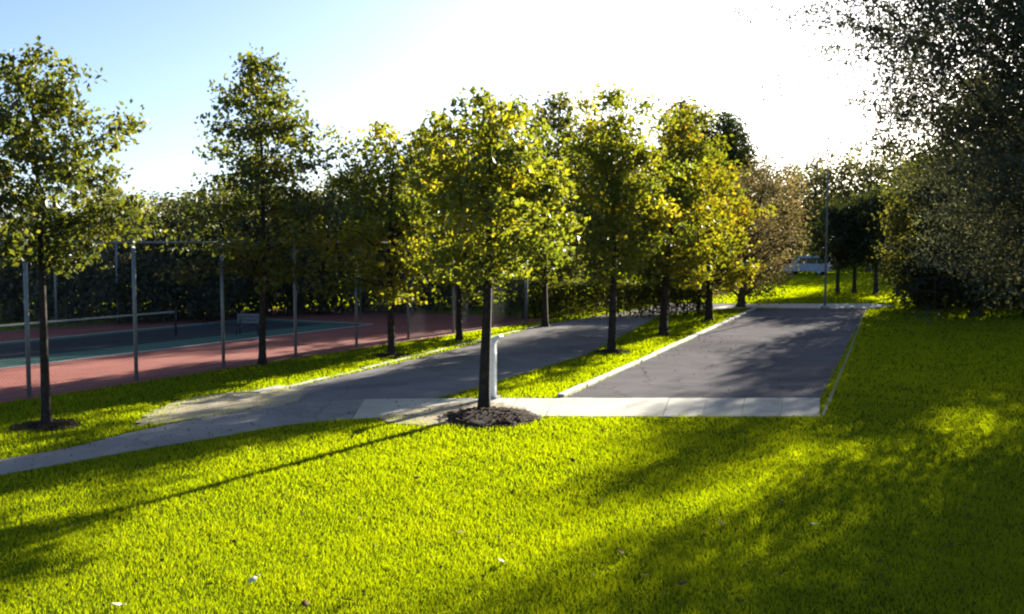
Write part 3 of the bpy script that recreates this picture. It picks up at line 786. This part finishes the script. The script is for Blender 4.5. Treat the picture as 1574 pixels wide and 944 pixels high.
# hedge at the end of the drive
def hedge():
    rg = np.random.default_rng(41)
    a, b = np.array(G(775, 490)), np.array(G(1085, 484)); ln = np.linalg.norm(b-a); d = (b-a)/ln
    root = empty('hedge', (a[0], a[1], 0), math.atan2(d[1], d[0])); tag(root, 'low clipped hedge with a sunlit top at the end of the drive', 'hedge')
    n = 15000
    x = rg.uniform(0, ln, n); yy = rg.uniform(-.75, .75, n); hh = 1.75 + .15*np.sin(x*1.7) + .1*np.sin(x*4.1+1)
    z = hh * rg.uniform(0, 1, n)**.6 + rg.normal(0, .05, n)
    C = np.stack([x + rg.normal(0, .08, n), yy + rg.normal(0, .05, n), np.clip(z, .05, 9)], 1)
    link('foliage', leaves_mesh('foliage', C, np.clip(rg.normal(.45, .2, n), 0, 1), .15, .6, rg, L['hedge']), root)
    polys = []
    for q in np.arange(.3, ln, .6):
        for s in (-1, 1):
            polys.append(([(q, 0, -.05), (q+.1*s, .2*s, .7), (q+.25*s, .4*s, 1.5)], [.03, .02, .008]))
    link('stems', tubes_mesh('stems', polys, M['bark'], 5), root)
hedge()

# ---- right-hand side: the trees that shade the lawn -----------------------
GR = 'small trees on the bright grass past the lot'
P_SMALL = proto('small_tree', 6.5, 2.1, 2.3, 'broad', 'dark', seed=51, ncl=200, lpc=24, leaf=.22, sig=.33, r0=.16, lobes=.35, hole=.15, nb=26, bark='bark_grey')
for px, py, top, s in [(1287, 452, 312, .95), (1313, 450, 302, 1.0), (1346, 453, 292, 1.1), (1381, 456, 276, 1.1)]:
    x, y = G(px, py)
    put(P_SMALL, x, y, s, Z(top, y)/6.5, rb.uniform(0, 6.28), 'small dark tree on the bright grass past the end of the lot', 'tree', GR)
ptree('shade_tree', 1426, 478, 240, 458, 74, 'middling tree with yellowing leaves at the left end of the dark right-hand grove', group='trees of the right-hand grove', prof='broad', lm='olive', seed=52, ncl=460, lpc=30, leaf=.2, sig=.36, r0=.2, lobes=.35, hole=.2, nb=36, bark='bark_grey')
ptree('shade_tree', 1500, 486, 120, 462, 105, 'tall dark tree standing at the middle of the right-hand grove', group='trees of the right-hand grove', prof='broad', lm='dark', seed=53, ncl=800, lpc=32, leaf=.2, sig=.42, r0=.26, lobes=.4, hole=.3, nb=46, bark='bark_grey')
ptree('shade_tree', 1582, 486, 165, 462, 88, 'tallest grove tree, cut by the right edge of the picture', group='trees of the right-hand grove', prof='broad', lm='olive', seed=54, ncl=850, lpc=32, leaf=.2, sig=.45, r0=.3, lobes=.4, hole=.32, nb=46, bark='bark_grey')
ptree('shade_tree', 1742, 488, 60, 400, 100, 'broad grove tree farthest to the right, shading the near lawn', group='trees of the right-hand grove', prof='broad', lm='olive', seed=55, ncl=800, lpc=32, leaf=.21, sig=.45, r0=.3, lobes=.4, hole=.34, nb=40, bark='bark_grey')
for px, py, s in [(1425, 474, 1.0), (1462, 472, 1.15), (1520, 470, 1.2), (1560, 474, 1.2), (1610, 474, 1.3), (1440, 462, 1.3), (1490, 458, 1.5), (1550, 458, 1.6)]:
    x, y = G(px, py)
    put(P_SHRUB[1], x, y, s*1.05, s*1.05, rb.uniform(0, 6.28), 'dark shrub under the right-hand grove', 'shrub', 'shrubs under the right-hand grove')
# near tree whose fine-leaved branches hang into the picture at the top right
t = make_tree('fine_leaved_tree', (14.9, 24.3), 14.0, 2.6, 8.7, 'fan', 'fine', seed=61, tiers=170, lpc=74, leaf=.115, aspect=.42, sig=.30, r0=.2, br=.55, fill=(7.0, 2500), lobes=.08, up=.3, droop=.7, bark='bark_grey')
tag(t, 'big fine-leaved tree whose feathery branches hang in at the top right', 'tree')

# ---- far off ---------------------------------------------------------------
for px, top, d in [(1392, 262, 90), (1424, 250, 92)]:
    put(P_WOOD[2], X(px, d), d, 1.0*rb.uniform(.9, 1.1), Z(top, d)/10, rb.uniform(0, 6.28), 'dark full tree standing behind the small trees past the lot', 'tree', 'dark trees behind the small trees past the lot')
GF = 'distant trees on the skyline past the lot'
P_FAR = proto('distant_tree', 14, 2.5, 4.6, 'broad', 'wood', seed=71, ncl=240, lpc=22, leaf=.42, sig=.62, r0=.3, lobes=.35, hole=.2, nb=16, bark='bark_grey')
for px, top, d in [(1178, 262, 128), (1215, 250, 135), (1250, 238, 124), (1292, 226, 130), (1335, 218, 122), (1378, 214, 132), (1425, 216, 126), (1475, 210, 134), (1535, 205, 128)]:
    put(P_FAR, X(px, d), d, 1.0*rb.uniform(.9, 1.1), Z(top, d)/14, rb.uniform(0, 6.28), 'distant tree on the skyline past the end of the lot', 'tree', GF)
# one wooded mass that closes the horizon all round
def far_woods():
    rg = np.random.default_rng(81); C = []; n = 26000
    a = rg.uniform(-1.0, 1.0, n); d = rg.uniform(165, 200, n)
    top = 11 + 3*np.sin(a*19) + 2*np.sin(a*47+1) + 1.5*np.sin(a*101+2)
    z = top * rg.uniform(0, 1, n)**.7
    C = np.stack([np.sin(a)*d, np.cos(a)*d, z + rg.normal(0, .4, n)], 1)
    o = link('distant_woods', leaves_mesh('distant_woods', C, np.clip(rg.normal(.45, .2, n), 0, 1), 1.5, .7, rg, L['wood']))
    tag(o, kind='stuff')
far_woods()

# ------------------------------------------------------------------ grass
def inside(P, poly):
    poly = np.asarray(poly); x, y = P[:, 0], P[:, 1]; r = np.zeros(len(P), bool)
    j = len(poly)-1
    for i in range(len(poly)):
        xi, yi = poly[i]; xj, yj = poly[j]
        c = ((yi > y) != (yj > y)) & (x < (xj-xi)*(y-yi)/(yj-yi+1e-12) + xi)
        r ^= c; j = i
    return r

def grass_zone(rg):
    hw = lambda d: .56*d + 4.5
    edges = np.concatenate([np.arange(7.5, 30, .75), np.arange(30, 60, 2.), np.arange(60, 121, 5.)])
    xs = []; ds = []
    for d0, d1 in zip(edges, edges[1:]):
        dm = (d0+d1)/2; dens = 3800 * (10/max(dm, 10))**2.15
        n = int(dens*(d1-d0)*2*hw(dm)); ds.append(rg.uniform(d0, d1, n)); xs.append(rg.uniform(-1, 1, n)*hw(dm))
    P = np.stack([np.concatenate(xs), np.concatenate(ds)], 1)
    J = P.copy(); P = P + rg.normal(0, .035, P.shape)                # tips and runners creep a little over the edges
    for poly in (walk, drive, lot, court, cross):
        m = ~inside(J, poly); P = P[m]; J = J[m]
    for poly in (dirt1, dirt2):
        pl = np.array(poly); c = pl.mean(0); ang = np.arctan2(pl[:, 1]-c[1], pl[:, 0]-c[0]); rad = np.hypot(*(pl-c).T); o_ = np.argsort(ang)
        q = np.hypot(P[:, 0]-c[0], P[:, 1]-c[1]) / np.interp(np.arctan2(P[:, 1]-c[1], P[:, 0]-c[0]), ang[o_], rad[o_], period=2*np.pi)
        q = q + .18*np.sin(P[:, 0]*5.1 + 2*np.sin(P[:, 1]*2.3))*np.sin(P[:, 1]*4.7)
        P = P[rg.uniform(size=len(P)) < np.clip((q-.45)/.75, .07, 1)**1.3]
    mx, my = G(752, 644); P = P[np.hypot(P[:, 0]-mx, P[:, 1]-my) > 1.0*rg.uniform(.93, 1.03, len(P))]
    thin = .5 + .5*np.sin(P[:, 0]*.9 + 1.7*np.sin(P[:, 1]*.55))*np.sin(P[:, 1]*1.1 + 1.3*np.sin(P[:, 0]*.7)); P = P[rg.uniform(size=len(P)) < .62 + .38*thin]
    n = len(P); far = np.clip(P[:, 1]/10, 1, None); hgt = .054*far**.32; wid = .0085*far**1.06
    cl = (np.sin(P[:, 0]*3.1 + 2*np.sin(P[:, 1]*1.3)) + np.sin(P[:, 1]*4.3 + 1.7*np.sin(P[:, 0]*2.2)) + np.sin(P[:, 0]*9.7 + P[:, 1]*7.1))/3
    h = hgt * rg.uniform(.65, 1.15, n) * (1 + .22*cl)
    az = rg.uniform(0, 6.283, n); w = wid * rg.uniform(.7, 1.3, n)
    ln = rg.uniform(.15, .75, n)*h; la = rg.uniform(0, 6.283, n)
    B = np.stack([P[:, 0], P[:, 1], np.full(n, -.004)], 1)
    s = np.stack([np.cos(az)*w/2, np.sin(az)*w/2, np.zeros(n)], 1)
    T = B + np.stack([np.cos(la)*ln, np.sin(la)*ln, h], 1)
    V = np.stack([B-s, B+s, T], 1).reshape(-1, 3)
    return V, np.clip(rg.normal(.5, .17, n) + .1*cl + np.where(rg.uniform(size=n) < .03, .45, 0), 0, 1)
def grass():
    rg = np.random.default_rng(91); Vs = []; ts = []
    V, t = grass_zone(rg); Vs.append(V); ts.append(t)
    V = np.vstack(Vs); F = np.arange(len(V)).reshape(-1, 3)
    o = link('lawn_grass', mesh_np('lawn_grass', V, F, M['grass'], {'tone': np.concatenate(ts)})); tag(o, kind='stuff')
grass()

# fallen leaves lying on the lawn
def fallen():
    me = {}
    for nm, mat in (('brown', 'fallen'), ('pale', 'fallen_pale')):
        mb = MB(); pts = []
        n = 12
        for i in range(n):
            a = 6.283*i/n; r = .05*(1 + .3*math.cos(a)) * (1 + .14*math.cos(5*a))
            pts.append((r*math.cos(a), r*.62*math.sin(a), .022*abs(math.sin(a)) + .012*math.cos(2*a)))
        V = [(0, 0, 0.004)] + pts + [(0, 0, 0.001)] + [(p[0], p[1], p[2]-.003) for p in pts]
        Fs = [(0, 1+i, 1+(i+1) % n) for i in range(n)] + [(n+1, n+2+(i+1) % n, n+2+i) for i in range(n)] + [(1+i, n+2+i, n+2+(i+1) % n, 1+(i+1) % n) for i in range(n)]
        mb.add(V, Fs); mb.tube([(-.03, 0, .006), (-.085, .008, .012)], .0025, 5)
        me[nm] = mb.mesh('fallen_leaf', M[mat], True)
    spots = [('brown', x, y) for x, y in [(955, 858), (990, 893), (922, 775), (880, 712), (706, 825), (793, 755), (1048, 905), (530, 930), (470, 938), (705, 705), (1110, 812), (1200, 778), (130, 865), (640, 740)]]
    spots += [('pale', x, y) for x, y in [(390, 898), (180, 938), (1252, 812), (770, 870)]]
    rg = np.random.default_rng(5)
    for k, px, py in spots:
        o = link('fallen_leaf', me[k]); x, y = G(px, py); o.location = (x, y, .05)
        s = rg.uniform(.8, 1.3); o.scale = (s, s, s); o.rotation_euler = (rg.uniform(-.5, .5), rg.uniform(-.5, .5), rg.uniform(0, 6.28))
        if k == 'brown': tag(o, 'dark brown fallen leaf lying on the sunlit lawn', 'leaf', 'brown leaves fallen on the lawn')
        else: tag(o, 'pale fallen leaf lying on the lawn', 'leaf', 'pale leaves fallen on the lawn')
fallen()

# small dry leaves blown over the lot, the paths and their edges
def litter():
    rg = np.random.default_rng(15); C = []
    a, b, c, d = map(np.array, (lotA, lotB, lotC, lotD))
    for _ in range(330):
        u = rg.uniform() ; v = rg.beta(.45, .45)
        C.append(np.append((a*(1-u)+b*u)*(1-v) + (d*(1-u)+c*u)*v, .03))
    for _ in range(260):
        k = rg.integers(0, len(walk_up)-1); p = np.array(walk_up[k])*(1-(v := rg.uniform())) + np.array(walk_lo[::-1][min(k, len(walk_lo)-1)])*v
        C.append(np.append(p + rg.normal(0, .3, 2), .04))
    for _ in range(500):
        q = G(rg.uniform(-100, 1500), 640 + 320*rg.uniform()**1.5); C.append(np.array([q[0], q[1], .045]))
    for px, py in ((744, 640), (72, 660), (600, 552), (940, 545), (1010, 520)):
        q = np.array(G(px, py))
        for _ in range(70): C.append(np.append(q + rg.normal(0, 1.1, 2), .05))
    o = link('leaf_litter', leaves_mesh('leaf_litter', np.array(C), rg.uniform(0, 1, len(C)), .055, .6, rg, M['fallen'], 2.5, 0)); tag(o, kind='stuff')
litter()

# ------------------------------------------------------------------ light, sky, camera
sun = bpy.data.lights.new('sun', 'SUN'); sun.energy = 5.0; sun.angle = math.radians(.55); sun.color = (1.0, .94, .82)
so = bpy.data.objects.new('sun', sun); COL.objects.link(so); so.rotation_euler = TO_SUN.to_track_quat('Z', 'Y').to_euler(); so.location = (20, 20, 40)
w = bpy.data.worlds.new('World'); scn.world = w; w.use_nodes = True
nt = w.node_tree; nt.nodes.clear()
out = nt.nodes.new('ShaderNodeOutputWorld'); bg = nt.nodes.new('ShaderNodeBackground'); sky = nt.nodes.new('ShaderNodeTexSky')
sky.sky_type = 'NISHITA'; sky.sun_disc = False; sky.sun_elevation = SUN_EL; sky.sun_rotation = SUN_AZ
sky.air_density = 0.65; sky.dust_density = 1.3; sky.ozone_density = 2.5; sky.altitude = 50
bg.inputs['Strength'].default_value = .05
nt.links.new(sky.outputs[0], bg.inputs[0]); nt.links.new(bg.outputs[0], out.inputs[0])

cam = bpy.data.cameras.new('camera'); co = bpy.data.objects.new('camera', cam); COL.objects.link(co)
co.location = (0, 0, CAM_H); co.rotation_euler = (math.pi/2 - PITCH, 0, 0)
cam.sensor_width = 36; cam.lens = 36 * F_PX / 1574; cam.clip_end = 4000; cam.clip_start = .1
scn.camera = co

scn.view_settings.view_transform = 'Standard'; scn.view_settings.look = 'None'
scn.view_settings.exposure = 2.3; scn.view_settings.gamma = 1.0; scn.view_settings.use_curve_mapping = False
scn.render.engine = 'CYCLES'
scn.cycles.max_bounces = 6; scn.cycles.diffuse_bounces = 3; scn.cycles.glossy_bounces = 2; scn.cycles.transmission_bounces = 4
scn.cycles.use_denoising = True
scn.cycles.filter_width = 2.2
